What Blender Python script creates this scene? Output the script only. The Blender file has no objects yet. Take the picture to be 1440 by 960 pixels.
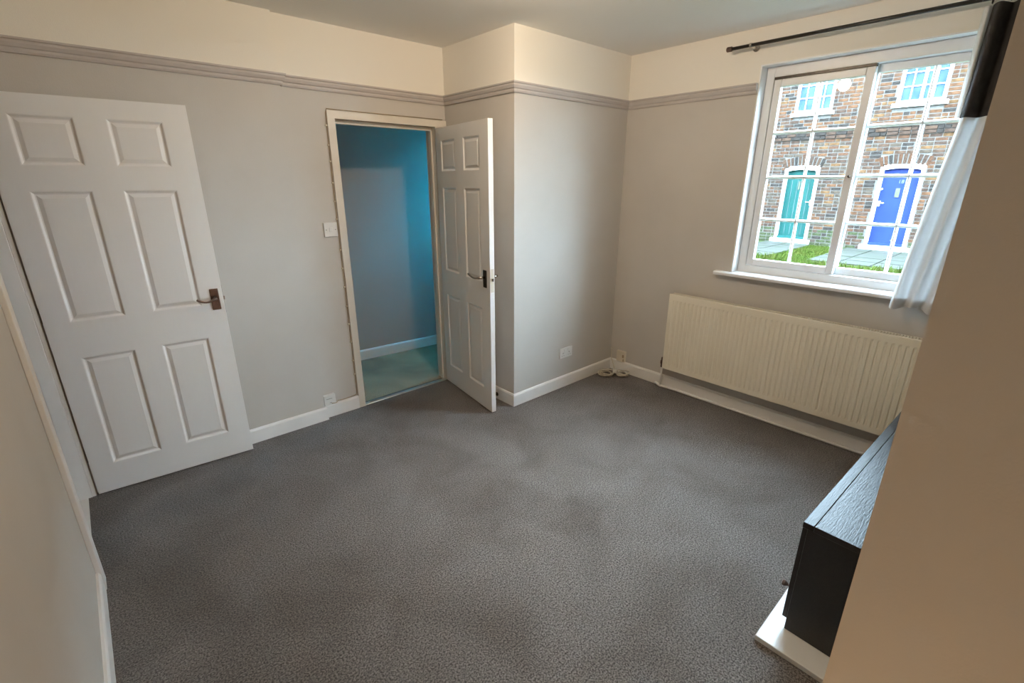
import bpy, math, random
from mathutils import Vector, Matrix
random.seed(7)
S = bpy.context.scene
COL = S.collection
PI = math.pi

# ------------------------------------------------------------------ camera, sky, exposure
cam_d = bpy.data.cameras.new('camera')
cam = bpy.data.objects.new('camera', cam_d); COL.objects.link(cam)
cam.location = (-2.2061, -3.2107, 1.629)
cam.rotation_euler = (PI/2 - 0.3255, 0, -0.7297)
cam_d.sensor_width = 36; cam_d.lens = 668.56*36/1440
cam_d.clip_start = 0.02; cam_d.clip_end = 200
S.camera = cam

SKY_COL = (0.64, 0.86, 1.04); SKY_STR = 42.0
w = bpy.data.worlds.new('overcast_sky'); S.world = w; w.use_nodes = True
bg = w.node_tree.nodes['Background']
bg.inputs['Color'].default_value = (*SKY_COL, 1); bg.inputs['Strength'].default_value = SKY_STR
LAMP_COL = (1.0, 0.81, 0.60); LAMP_STR = 395.0
S.view_settings.view_transform = 'Standard'; S.view_settings.look = 'None'
S.view_settings.exposure = 0.13; S.view_settings.gamma = 1.0
S.view_settings.use_curve_mapping = False

# ------------------------------------------------------------------ materials
M = {}
def mat(name, col, rough=0.6, var=0.0, scale=8.0, col2=None, bump=0.0, bscale=60.0, metal=0.0, spec=0.5, detail=4.0, sheen=0.0, stretch=None):
    m = bpy.data.materials.new(name); m.use_nodes = True
    nt = m.node_tree; N = nt.nodes; L = nt.links
    b = N['Principled BSDF']
    b.inputs['Roughness'].default_value = rough; b.inputs['Metallic'].default_value = metal
    b.inputs['Specular IOR Level'].default_value = spec
    if sheen: b.inputs['Sheen Weight'].default_value = sheen
    b.inputs['Base Color'].default_value = (*col, 1)
    tc = N.new('ShaderNodeTexCoord')
    vec = tc.outputs['Object']
    if stretch:
        mp = N.new('ShaderNodeMapping'); mp.inputs['Scale'].default_value = stretch
        L.new(vec, mp.inputs['Vector']); vec = mp.outputs['Vector']
    if var or col2:
        n = N.new('ShaderNodeTexNoise'); n.inputs['Scale'].default_value = scale; n.inputs['Detail'].default_value = detail
        L.new(vec, n.inputs['Vector'])
        r = N.new('ShaderNodeValToRGB')
        c2 = col2 if col2 else tuple(c*(1-var) for c in col)
        c1 = col if col2 else tuple(min(1, c*(1+var*.5)) for c in col)
        r.color_ramp.elements[0].position = .35; r.color_ramp.elements[1].position = .65
        r.color_ramp.elements[0].color = (*c2, 1); r.color_ramp.elements[1].color = (*c1, 1)
        L.new(n.outputs['Fac'], r.inputs['Fac']); L.new(r.outputs['Color'], b.inputs['Base Color'])
    if bump:
        n2 = N.new('ShaderNodeTexNoise'); n2.inputs['Scale'].default_value = bscale; n2.inputs['Detail'].default_value = 3
        L.new(vec, n2.inputs['Vector'])
        bp = N.new('ShaderNodeBump'); bp.inputs['Strength'].default_value = bump; bp.inputs['Distance'].default_value = .004
        L.new(n2.outputs['Fac'], bp.inputs['Height']); L.new(bp.outputs['Normal'], b.inputs['Normal'])
    M[name] = m
    return m

RAIL_Z = 2.19
def wall_paint():
    m = mat('two_tone_wall', (.5, .5, .5), .75, bump=.10, bscale=220)
    nt = m.node_tree; N = nt.nodes; L = nt.links; b = N['Principled BSDF']
    g = N.new('ShaderNodeNewGeometry'); s = N.new('ShaderNodeSeparateXYZ'); L.new(g.outputs['Position'], s.inputs[0])
    gt = N.new('ShaderNodeMath'); gt.operation = 'GREATER_THAN'; gt.inputs[1].default_value = RAIL_Z
    L.new(s.outputs['Z'], gt.inputs[0])
    n = N.new('ShaderNodeTexNoise'); n.inputs['Scale'].default_value = 2.5; n.inputs['Detail'].default_value = 5
    L.new(g.outputs['Position'], n.inputs['Vector'])
    r = N.new('ShaderNodeValToRGB'); r.color_ramp.elements[0].position = .3; r.color_ramp.elements[1].position = .7
    r.color_ramp.elements[0].color = (.555, .520, .478, 1); r.color_ramp.elements[1].color = (.592, .557, .515, 1)
    L.new(n.outputs['Fac'], r.inputs['Fac'])
    mx = N.new('ShaderNodeMix'); mx.data_type = 'RGBA'
    mx.inputs[7].default_value = (.87, .835, .76, 1)
    L.new(gt.outputs[0], mx.inputs[0]); L.new(r.outputs['Color'], mx.inputs[6])
    L.new(mx.outputs[2], b.inputs['Base Color'])
wall_paint()
def carpet(name, dark, light, tint, daylight_pool=None):
    m = bpy.data.materials.new(name); m.use_nodes = True; nt = m.node_tree; N = nt.nodes; L = nt.links
    b = N['Principled BSDF']; b.inputs['Roughness'].default_value = .95; b.inputs['Specular IOR Level'].default_value = .15
    b.inputs['Sheen Weight'].default_value = .25; b.inputs['Sheen Roughness'].default_value = .5
    tc = N.new('ShaderNodeTexCoord')
    n = N.new('ShaderNodeTexNoise'); n.inputs['Scale'].default_value = 150; n.inputs['Detail'].default_value = 3
    n.inputs['Roughness'].default_value = .75
    L.new(tc.outputs['Object'], n.inputs['Vector'])
    r = N.new('ShaderNodeValToRGB'); r.color_ramp.elements[0].position = .39; r.color_ramp.elements[1].position = .62
    r.color_ramp.elements[0].color = (*dark, 1); r.color_ramp.elements[1].color = (*light, 1)
    L.new(n.outputs['Fac'], r.inputs['Fac'])
    n2 = N.new('ShaderNodeTexNoise'); n2.inputs['Scale'].default_value = 2.2; n2.inputs['Detail'].default_value = 6; n2.inputs['Distortion'].default_value = .6
    L.new(tc.outputs['Object'], n2.inputs['Vector'])
    r2 = N.new('ShaderNodeValToRGB'); r2.color_ramp.elements[0].position = .35; r2.color_ramp.elements[1].position = .68
    r2.color_ramp.elements[0].color = (*tint, 1); r2.color_ramp.elements[1].color = (1.18, 1.18, 1.18, 1)
    L.new(n2.outputs['Fac'], r2.inputs['Fac'])
    mx = N.new('ShaderNodeMix'); mx.data_type = 'RGBA'; mx.blend_type = 'MULTIPLY'; mx.inputs[0].default_value = 1
    L.new(r.outputs['Color'], mx.inputs[6]); L.new(r2.outputs['Color'], mx.inputs[7]); L.new(mx.outputs[2], b.inputs['Base Color'])
    if daylight_pool:   # daylight sheen painted in: lighter mid-room, darker outward, with a ragged edge
        vd = N.new('ShaderNodeVectorMath'); vd.operation = 'DISTANCE'; vd.inputs[1].default_value = (daylight_pool[0], daylight_pool[1], 0)
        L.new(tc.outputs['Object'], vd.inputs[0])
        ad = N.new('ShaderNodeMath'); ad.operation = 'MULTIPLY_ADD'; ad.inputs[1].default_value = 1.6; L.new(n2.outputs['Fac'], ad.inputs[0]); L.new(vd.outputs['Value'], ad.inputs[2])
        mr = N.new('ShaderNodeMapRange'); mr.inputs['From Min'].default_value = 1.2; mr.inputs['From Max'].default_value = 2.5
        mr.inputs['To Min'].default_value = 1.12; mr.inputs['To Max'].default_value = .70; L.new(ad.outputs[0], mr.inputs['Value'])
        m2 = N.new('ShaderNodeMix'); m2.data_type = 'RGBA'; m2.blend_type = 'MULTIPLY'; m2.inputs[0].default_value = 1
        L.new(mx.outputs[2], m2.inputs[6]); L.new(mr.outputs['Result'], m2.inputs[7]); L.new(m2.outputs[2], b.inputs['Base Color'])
    bp = N.new('ShaderNodeBump'); bp.inputs['Strength'].default_value = .7; bp.inputs['Distance'].default_value = .006
    L.new(n.outputs['Fac'], bp.inputs['Height']); L.new(bp.outputs['Normal'], b.inputs['Normal'])
    M[name] = m
carpet('carpet', (.052, .045, .040), (.34, .307, .285), (.66, .62, .58), daylight_pool=(-.55, -1.75))
carpet('hall_carpet', (.22, .13, .07), (.54, .36, .21), (.6, .6, .6))
mat('ceiling_white', (.90, .89, .86), .8, bump=.08, bscale=150)
mat('white_gloss', (.86, .845, .82), .35, var=.05, scale=3)
mat('door_white', (.86, .845, .825), .42, var=.03, scale=2, bump=.03, bscale=60, stretch=(1, 1, .12))
mat('rail_grey', (.52, .475, .45), .55, var=.05, scale=5)
mat('frame_cream', (.74, .69, .61), .4, var=.05, scale=6)
mat('window_white', (.88, .89, .90), .35, var=.04, scale=6)
mat('radiator_cream', (.86, .80, .66), .38, var=.03, scale=4)
mat('grille_dark', (.30, .27, .21), .6, var=.1)
mat('chrome', (.62, .58, .54), .22, metal=1, var=.1, scale=30)
mat('bronze', (.17, .12, .10), .34, metal=.85, var=.25, scale=40)
mat('black_metal', (.04, .035, .03), .35, metal=.6, var=.2, scale=30)
mat('plastic_white', (.76, .75, .72), .3, var=.03)
mat('plastic_cream', (.70, .64, .53), .4, var=.05)
mat('screw', (.35, .33, .30), .35, metal=.8, var=.2, scale=80)
mat('cable_brown', (.42, .33, .22), .5, var=.2, scale=20)
mat('cable_white', (.66, .60, .50), .45, var=.1, scale=20)
mat('dark_wood', (.012, .009, .008), .40, col2=(.008, .006, .005), scale=14, bump=.25, bscale=40, stretch=(.6, 6, 6), spec=.55)
mat('hearth_white', (.80, .80, .78), .3, var=.04)
mat('hall_wall', (.47, .41, .375), .75, var=.03, scale=3, bump=.08, bscale=200)
mat('metal_strip', (.60, .62, .60), .35, metal=.9, var=.1, scale=20)
mat('mortar', (.105, .10, .094), .9, var=.2, scale=12, spec=.04)
mat('house_white', (.55, .56, .57), .5, var=.06, scale=5)
mat('teal_paint', (.010, .050, .046), .4, var=.12, scale=4, stretch=(1, 6, .6), spec=.12)
mat('blue_paint', (.014, .028, .125), .4, var=.12, scale=3, spec=.12)
mat('brass_plate', (.075, .078, .058), .5, var=.1, spec=.1)
mat('far_pane', (.028, .052, .092), .15, col2=(.05, .08, .115), scale=3, spec=.08)
mat('number_white', (.12, .14, .17), .5, var=.05, spec=.1)
mat('slate', (.10, .10, .11), .7, var=.3, scale=5)
mat('soil_grass', (.020, .036, .008), .95, col2=(.034, .037, .022), scale=1.6, bump=.6, bscale=30, spec=.04)
mat('grass_blade', (.025, .046, .005), .7, col2=(.042, .050, .009), scale=3, spec=.05)
mat('paving', (.042, .043, .040), .85, col2=(.032, .036, .027), scale=3, bump=.3, bscale=40, spec=.06)
mat('drape_dark', (.032, .027, .024), .85, var=.3, scale=25, bump=.2, bscale=300)
brick_cols = [(.20, .115, .08), (.24, .135, .085), (.14, .10, .085), (.26, .16, .09), (.085, .08, .08), (.175, .12, .095), (.155, .13, .11)]
for i, c in enumerate(brick_cols):
    c = tuple(x*k for x, k in zip(c, (.31, .28, .25)))
    mat('brick_%d' % i, c, .9, var=.35, scale=14, bump=.5, bscale=60, spec=.04)
mat('brick_moss', (.034, .040, .020), .9, var=.35, scale=14, bump=.5, bscale=60, spec=.04)

def glass(name, tint):
    m = bpy.data.materials.new(name); m.use_nodes = True; nt = m.node_tree; N = nt.nodes; L = nt.links
    N.remove(N['Principled BSDF']); out = N['Material Output']
    t = N.new('ShaderNodeBsdfTransparent'); t.inputs['Color'].default_value = (*tint, 1)
    g = N.new('ShaderNodeBsdfGlossy'); g.inputs['Roughness'].default_value = .01
    f = N.new('ShaderNodeFresnel'); f.inputs['IOR'].default_value = 1.45
    gm = N.new('ShaderNodeNewGeometry'); mr = N.new('ShaderNodeMapRange')   # same reflectance entering and leaving the pane
    mr.inputs['To Min'].default_value = 1.45; mr.inputs['To Max'].default_value = 1/1.45
    L.new(gm.outputs['Backfacing'], mr.inputs['Value']); L.new(mr.outputs['Result'], f.inputs['IOR'])
    tc = N.new('ShaderNodeTexCoord'); n = N.new('ShaderNodeTexNoise'); n.inputs['Scale'].default_value = 7
    L.new(tc.outputs['Object'], n.inputs['Vector'])
    bp = N.new('ShaderNodeBump'); bp.inputs['Strength'].default_value = .02; bp.inputs['Distance'].default_value = .005
    L.new(n.outputs['Fac'], bp.inputs['Height']); L.new(bp.outputs['Normal'], g.inputs['Normal'])
    mx = N.new('ShaderNodeMixShader'); L.new(f.outputs[0], mx.inputs[0]); L.new(t.outputs[0], mx.inputs[1]); L.new(g.outputs[0], mx.inputs[2])
    L.new(mx.outputs[0], out.inputs['Surface']); M[name] = m
glass('glass', (.985, .995, .995))
glass('hall_tint_glass', (.04, .80, 1.0))

def voile():
    m = bpy.data.materials.new('drape_white'); m.use_nodes = True; nt = m.node_tree; N = nt.nodes; L = nt.links
    b = N['Principled BSDF']; b.inputs['Roughness'].default_value = .9
    tc = N.new('ShaderNodeTexCoord'); n = N.new('ShaderNodeTexNoise'); n.inputs['Scale'].default_value = 40
    L.new(tc.outputs['Object'], n.inputs['Vector'])
    r = N.new('ShaderNodeValToRGB'); r.color_ramp.elements[0].color = (.66, .65, .64, 1); r.color_ramp.elements[1].color = (.74, .73, .72, 1)
    L.new(n.outputs['Fac'], r.inputs['Fac']); L.new(r.outputs['Color'], b.inputs['Base Color'])
    t = N.new('ShaderNodeBsdfTranslucent'); t.inputs['Color'].default_value = (.62, .62, .62, 1)
    mx = N.new('ShaderNodeMixShader'); mx.inputs[0].default_value = .12
    L.new(b.outputs[0], mx.inputs[1]); L.new(t.outputs[0], mx.inputs[2]); L.new(mx.outputs[0], N['Material Output'].inputs['Surface'])
    M['drape_white'] = m
voile()
def lampmat(name, col, st):
    m = bpy.data.materials.new(name); m.use_nodes = True; nt = m.node_tree; N = nt.nodes
    b = N['Principled BSDF']; b.inputs['Base Color'].default_value = (.8, .78, .7, 1)
    b.inputs['Emission Color'].default_value = (*col, 1); b.inputs['Emission Strength'].default_value = st
    M[name] = m
lampmat('lamp_glow', LAMP_COL, LAMP_STR); lampmat('fill_glow', (1, .66, .36), 30.0)

# ------------------------------------------------------------------ mesh helpers
class MB:
    def __init__(s): s.v = []; s.f = []; s.mi = []
    def add(s, vs, fs, mi=0):
        o = len(s.v); s.v += [tuple(v) for v in vs]
        for f in fs: s.f.append(tuple(i+o for i in f)); s.mi.append(mi)
        return s
    def box(s, x0, x1, y0, y1, z0, z1, mi=0, T=None):
        x0, x1 = min(x0, x1), max(x0, x1); y0, y1 = min(y0, y1), max(y0, y1); z0, z1 = min(z0, z1), max(z0, z1)
        vs = [(x, y, z) for z in (z0, z1) for y in (y0, y1) for x in (x0, x1)]
        if T: vs = [T @ Vector(v) for v in vs]
        return s.add(vs, [(0, 2, 3, 1), (4, 5, 7, 6), (0, 1, 5, 4), (2, 6, 7, 3), (0, 4, 6, 2), (1, 3, 7, 5)], mi)
    def tube(s, pts, r, n=10, closed=False, cap=True, mi=0):
        pts = [Vector(p) for p in pts]; rs = r if isinstance(r, (list, tuple)) else [r]*len(pts)
        k = len(pts); up = None; vs = []
        for i in range(k):
            if closed: t = pts[(i+1) % k]-pts[i-1]
            else: t = pts[min(i+1, k-1)]-pts[max(i-1, 0)]
            t.normalize()
            if up is None:
                up = Vector((0, 0, 1)) if abs(t.z) < .9 else Vector((1, 0, 0))
            up = (up-t*up.dot(t)).normalized(); sd = t.cross(up)
            for j in range(n):
                a = 2*PI*j/n; vs.append(pts[i]+(up*math.cos(a)+sd*math.sin(a))*rs[i])
        fs = []
        for i in range(k if closed else k-1):
            for j in range(n):
                a = i*n+j; b = i*n+(j+1) % n; c = ((i+1) % k)*n+(j+1) % n; d = ((i+1) % k)*n+j
                fs.append((a, d, c, b))
        if cap and not closed:
            fs.append(tuple(range(n))); fs.append(tuple(reversed(range((k-1)*n, k*n))))
        return s.add(vs, fs, mi)
    def lathe(s, prof, c=(0, 0, 0), axis='z', n=20, mi=0):
        vs = []; c = Vector(c)
        for r, h in prof:
            for j in range(n):
                a = 2*PI*j/n; x, y = r*math.cos(a), r*math.sin(a)
                p = {'z': (x, y, h), 'x': (h, x, y), 'y': (y, h, x)}[axis]
                vs.append(c+Vector(p))
        fs = []
        for i in range(len(prof)-1):
            for j in range(n):
                fs.append((i*n+j, i*n+(j+1) % n, (i+1)*n+(j+1) % n, (i+1)*n+j))
        fs.append(tuple(reversed(range(n)))); fs.append(tuple(range((len(prof)-1)*n, len(prof)*n)))
        return s.add(vs, fs, mi)
    def prism(s, poly, axis, a, b, mi=0):
        """extrude a 2D polygon; axis 'x': poly=(y,z); 'y': poly=(x,z); 'z': poly=(x,y)"""
        def P(p, h): return {'x': (h, p[0], p[1]), 'y': (p[0], h, p[1]), 'z': (p[0], p[1], h)}[axis]
        k = len(poly); vs = [P(p, a) for p in poly]+[P(p, b) for p in poly]
        fs = [(i, (i+1) % k, k+(i+1) % k, k+i) for i in range(k)]+[tuple(reversed(range(k))), tuple(range(k, 2*k))]
        return s.add(vs, fs, mi)
    def sweep(s, path, prof, mi=0):
        """mitred sweep of a closed profile [(offset to the right of travel, z)] along a flat path"""
        k = len(path); m = len(prof); vs = []
        P = [Vector(p) for p in path]
        for i in range(k):
            nn = []
            if i > 0: d = (P[i]-P[i-1]).normalized(); nn.append(Vector((d.y, -d.x)))
            if i < k-1: d = (P[i+1]-P[i]).normalized(); nn.append(Vector((d.y, -d.x)))
            if len(nn) == 2:
                b = nn[0]+nn[1]; b = b/(b.dot(nn[0]))
            else: b = nn[0]
            for o, z in prof: q = P[i]+b*o; vs.append((q.x, q.y, z))
        fs = []
        for i in range(k-1):
            for j in range(m):
                fs.append((i*m+j, i*m+(j+1) % m, (i+1)*m+(j+1) % m, (i+1)*m+j))
        fs.append(tuple(reversed(range(m)))); fs.append(tuple(range((k-1)*m, k*m)))
        return s.add(vs, fs, mi)
    def mesh(s, name, mats, smooth=False):
        me = bpy.data.meshes.new(name); me.from_pydata(s.v, [], s.f)
        for m in (mats if isinstance(mats, (list, tuple)) else [mats]): me.materials.append(M[m])
        for p, i in zip(me.polygons, s.mi): p.material_index = i; p.use_smooth = smooth
        import bmesh
        b = bmesh.new(); b.from_mesh(me); bmesh.ops.recalc_face_normals(b, faces=b.faces); b.to_mesh(me); b.free()
        me.update(); return me
    def build(s, name, mats, parent=None, smooth=False, bevel=0, angle=None):
        o = bpy.data.objects.new(name, s.mesh(name, mats, smooth)); COL.objects.link(o)
        if parent is not None: o.parent = parent
        if bevel:
            b = o.modifiers.new('edge', 'BEVEL'); b.width = bevel; b.segments = 2; b.limit_method = 'ANGLE'; b.angle_limit = .6
        return o
def empty(name, loc=(0, 0, 0), rz=0):
    o = bpy.data.objects.new(name, None); COL.objects.link(o); o.location = loc; o.rotation_euler = (0, 0, rz); o.empty_display_size = .1
    return o
def tag(o, label, cat, group=None, kind=None):
    o['label'] = label; o['category'] = cat
    if group: o['group'] = group
    if kind: o['kind'] = kind
    return o
def struct(o, label, cat): return tag(o, label, cat, kind='structure')

# ------------------------------------------------------------------ room shell
XL, XR, YB, YF, ZC = -2.452, 1.1916, 0.0, -3.60, 2.523
BX, BY = 0.0, -0.766           # boxed-out corner
PX, PY = -1.157, -0.03         # thicker stretch of the door wall
WT = .185                      # outer wall thickness
WY0, WY1, WZ0, WZ1 = -1.744, -2.945, 1.017, 2.314   # window recess
DX0, DX1, DZ = -.863, -.075, 2.022                  # rough door opening, middle door
LY0, LY1, LZ = -.045, -.842, 2.03                   # rough door opening, left wall

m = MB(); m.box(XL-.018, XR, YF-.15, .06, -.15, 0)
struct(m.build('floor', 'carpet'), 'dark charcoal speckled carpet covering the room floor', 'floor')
m = MB(); m.box(XL-1.2, XR+WT, YF-.15, 1.4, ZC, ZC+.15)
struct(m.build('ceiling', 'ceiling_white'), 'plain white ceiling above the cream upper walls', 'ceiling')

m = MB()
m.box(XL-.12, DX0, YB, .12, 0, ZC); m.box(DX1, XR, YB, .12, 0, ZC); m.box(DX0, DX1, YB, .12, DZ, ZC)
struct(m.build('wall_back', 'two_tone_wall'), 'greige wall with both six-panel doors, cream above the picture rail', 'wall')
m = MB(); m.box(XL, PX, PY, YB, 0, ZC)
struct(m.build('wall_back_thick', 'two_tone_wall'), 'slightly thicker stretch of greige wall behind the wide-open door', 'wall')
m = MB(); m.box(BX, XR, BY, YB, 0, ZC)
struct(m.build('wall_boxing', 'two_tone_wall'), 'boxed-out corner wall with a double socket, pale grey in daylight', 'wall')
m = MB()
m.box(XR, XR+WT, YF-.15, WY1, 0, ZC); m.box(XR, XR+WT, WY0, .12, 0, ZC)
m.box(XR, XR+WT, WY1, WY0, 0, WZ0); m.box(XR, XR+WT, WY1, WY0, WZ1, ZC)
struct(m.build('wall_right', 'two_tone_wall'), 'greige wall around the window and behind the radiator', 'wall')
m = MB()
m.box(XL-.12, XL, YF-.15, LY1, 0, ZC); m.box(XL-.12, XL, LY0, YB, 0, ZC); m.box(XL-.12, XL, LY1, LY0, LZ, ZC)
struct(m.build('wall_left', 'two_tone_wall'), 'greige wall in which the wide-open white door is hung', 'wall')
CX0, CX1, CY = -1.5, -.62, -3.1377
m = MB(); m.box(XL, XR, YF-.15, YF, 0, ZC)
struct(m.build('wall_front', 'two_tone_wall'), 'greige wall behind the dark cabinet', 'wall')
m = MB(); m.box(CX0, CX1, YF, CY, 0, ZC)
struct(m.build('wall_breast', 'two_tone_wall'), 'brownish shaded wall corner standing before the dark cabinet', 'wall')

m = MB(); m.box(XL-1.2, XL-.018, YF-.15, .06, -.15, .004)
struct(m.build('floor_landing', 'white_gloss'), 'pale landing floor beyond the wide-open door', 'floor')
# landing behind the left door (closed off, unlit)
m = MB()
m.box(XL-1.2, XL-1.1, -1.6, .06, 0, ZC); m.box(XL-1.1, XL-.12, -1.7, -1.6, 0, ZC); m.box(XL-1.2, XL-.12, 0, .12, 0, ZC)
struct(m.build('wall_landing', 'hall_wall'), 'pale wall beyond the doorway of the wide-open door', 'wall')

# the rest of this house: upper storey, roof and the neighbours in the same terrace
HO = XR+WT
m = MB(); m.box(-7, HO, -12, 12, ZC+.15, 5.5); m.box(-7, HO, -12, YF-.15, -.3, ZC+.15); m.box(-7, HO, 1.5, 12, -.3, ZC+.15)
m.prism([(HO+.3, 5.5), (-3, 8.6), (-7.3, 5.5)], 'y', -12, 12)
struct(m.build('wall_terrace', 'brick_0'), 'upper storey and roof of the terrace that holds this room', 'wall')
# picture rail, one mitred run
def railprof(z): return [(-.001, z-.060), (.010, z-.060), (.014, z-.050), (.014, z-.040), (.020, z-.036), (.026, z-.022), (.026, z-.012), (.032, z-.008), (.032, z), (-.001, z)]
rz = RAIL_Z+.022
m = MB(); m.sweep([(XL, PY), (PX, PY), (PX, YB), (BX, YB), (BX, BY), (XR, BY), (XR, WY0+.002)], railprof(rz))
struct(m.build('trim_1', 'rail_grey'), 'grey moulded picture rail running round door wall and boxed corner', 'picture rail')
m = MB(); m.sweep([(XR, WY1-.002), (XR, YF), (CX1, YF), (CX1, CY), (CX0, CY), (CX0, YF), (XL, YF), (XL, LY1-.15), (XL, YB-.03)], railprof(rz))
struct(m.build('trim_2', 'rail_grey'), 'grey moulded picture rail round the cabinet side of the room', 'picture rail')

SK = [(-.001, 0), (.015, 0), (.015, .086), (.009, .098), (-.001, .098)]
FX = -.894
m = MB(); m.sweep([(-2.35, PY), (PX, PY), (PX, YB), (FX, YB)], SK)
struct(m.build('baseboard_back', 'white_gloss'), 'white skirting board between the two doors', 'skirting')
m = MB(); m.sweep([(BX, -.03), (BX, BY), (XR-.015, BY)], SK)
struct(m.build('baseboard_boxing', 'white_gloss'), 'white skirting board round the boxed-out corner', 'skirting')
m = MB(); m.sweep([(XR, BY), (XR, YF)], SK)
struct(m.build('baseboard_right', 'white_gloss'), 'white skirting board below the cream radiator', 'skirting')
m = MB(); m.sweep([(XL, YF), (XL, LY1-.072)], SK)
struct(m.build('baseboard_left', 'white_gloss'), 'white skirting board ending at the frame of the wide-open door', 'skirting')
m = MB(); m.sweep([(XR-.015, YF), (CX1, YF), (CX1, CY), (CX0, CY), (CX0, YF), (XL+.015, YF)], SK)
struct(m.build('baseboard_front', 'white_gloss'), 'white skirting board around the shaded wall corner', 'skirting')

# middle door lining + architrave
t = empty('trim_3', (FX, 0, 0)); struct(t, 'cream painted door frame around the opening to the hall', 'door frame')
def loc(m, ox, oy=0, oz=0): m.v = [(x-ox, y-oy, z-oz) for x, y, z in m.v]; return m
loc(MB().box(FX, -.845, -.012, .0, 0, 2.049), FX).build('architrave', 'frame_cream', t)
loc(MB().box(-.845, BX-.001, -.012, .0, 2.003, 2.049), FX).build('architrave', 'frame_cream', t)
loc(MB().box(-.095, BX-.034, -.004, .0, 0, 2.003), FX).build('architrave', 'frame_cream', t)
loc(MB().box(DX0, -.843, -.001, .125, 0, 2.003), FX).build('lining', 'frame_cream', t)
loc(MB().box(-.095, DX1, -.001, .125, 0, 2.003), FX).build('lining', 'frame_cream', t)
loc(MB().box(DX0, DX1, -.001, .125, 2.003, DZ), FX).build('lining', 'frame_cream', t)
for a in ((-.843, -.831, 0, 1.99), (-.107, -.095, 0, 1.99), (-.843, -.095, 1.978, 2.003)):
    loc(MB().box(a[0], a[1], .04, .075, a[2], a[3]), FX).build('door_stop_bead', 'frame_cream', t, bevel=.002)
m = MB(); m.prism([(-.006, 0), (.034, 0), (.028, .006), (.0, .006)], 'x', -.843, -.095)
struct(m.build('trim_4', 'metal_strip'), 'thin silver threshold strip across the hall doorway', 'threshold strip')

# left door frame
t = empty('trim_5', (XL, LY0, 0)); struct(t, 'white frame of the doorway in the left wall', 'door frame')
def lf(name, *a): loc(MB().box(*a), XL, LY0).build(name, 'white_gloss', t, bevel=.003)
lf('architrave', XL, XL+.018, LY1-.070, LY1+.020, 0, 2.075); lf('architrave', XL, XL+.018, LY1+.02, LY0+.008, 2.008, 2.075)
lf('lining', XL-.125, XL+.001, LY1, LY1+.022, 0, 2.01); lf('lining', XL-.125, XL+.001, LY0-.022, LY0, 0, 2.01); lf('lining', XL-.125, XL+.001, LY1, LY0, 2.008, LZ)
lf('hinge_jamb', XL, XL+.020, LY0-.020, PY-.001, 0, 2.01)
lf('door_stop_bead', XL-.07, XL-.035, LY1+.022, LY1+.034, 0, 2.0)

# ------------------------------------------------------------------ six-panel doors
PU = [(.095, .315), (.430, .652)]; PZ = [(.160, .771), (.957, 1.575), (1.685, 1.897)]
DWID, DHGT, DTH = .762, 1.981, .035
def leaf_mesh(u0=0.0):
    m = MB()
    us = [u0, .095, .315, .430, .652, DWID]; zs = [0, .160, .771, .957, 1.575, 1.685, 1.897, DHGT]
    for i in range(5):
        for j in range(7):
            if i in (1, 3) and j in (1, 3, 5): continue
            a, b, c, d = us[i], us[i+1], zs[j], zs[j+1]
            m.add([(a, 0, c), (b, 0, c), (b, 0, d), (a, 0, d)], [(0, 1, 2, 3)])
            m.add([(a, DTH, c), (a, DTH, d), (b, DTH, d), (b, DTH, c)], [(0, 1, 2, 3)])
    h, W, T = DHGT, DWID, DTH
    m.add([(u0, 0, 0), (u0, T, 0), (u0, T, h), (u0, 0, h)], [(0, 1, 2, 3)]); m.add([(W, 0, 0), (W, T, 0), (W, T, h), (W, 0, h)], [(3, 2, 1, 0)])
    m.add([(u0, 0, h), (W, 0, h), (W, T, h), (u0, T, h)], [(0, 1, 2, 3)]); m.add([(u0, 0, 0), (W, 0, 0), (W, T, 0), (u0, T, 0)], [(3, 2, 1, 0)])
    return m
def panel_mesh(w_, h_):
    m = MB()
    rings = [(0, 0), (.004, .001), (.012, .0075), (.017, .0085), (.034, .0030), (.037, .0030)]
    idx = []
    for side in (0, 1):
        for ins, dep in rings:
            y = dep if side == 0 else DTH-dep
            idx.append(len(m.v)); m.v += [(ins, y, ins), (w_-ins, y, ins), (w_-ins, y, h_-ins), (ins, y, h_-ins)]
    def q(a, b):
        for k in range(4): m.f.append((a+k, a+(k+1) % 4, b+(k+1) % 4, b+k)); m.mi.append(0)
    n = len(rings)
    for k in range(n-1): q(idx[k], idx[k+1]); q(idx[n+k+1], idx[n+k])
    q(idx[n], idx[0])
    m.f.append(tuple(idx[n-1]+k for k in range(4))); m.mi.append(0); m.f.append(tuple(idx[2*n-1]+3-k for k in range(4))); m.mi.append(0)
    return m
PM = {}
for ui, (a, b) in enumerate(PU):
    for zi, (c, d) in enumerate(PZ): PM[ui, zi] = panel_mesh(b-a, d-c).mesh('panel', 'door_white')
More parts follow.
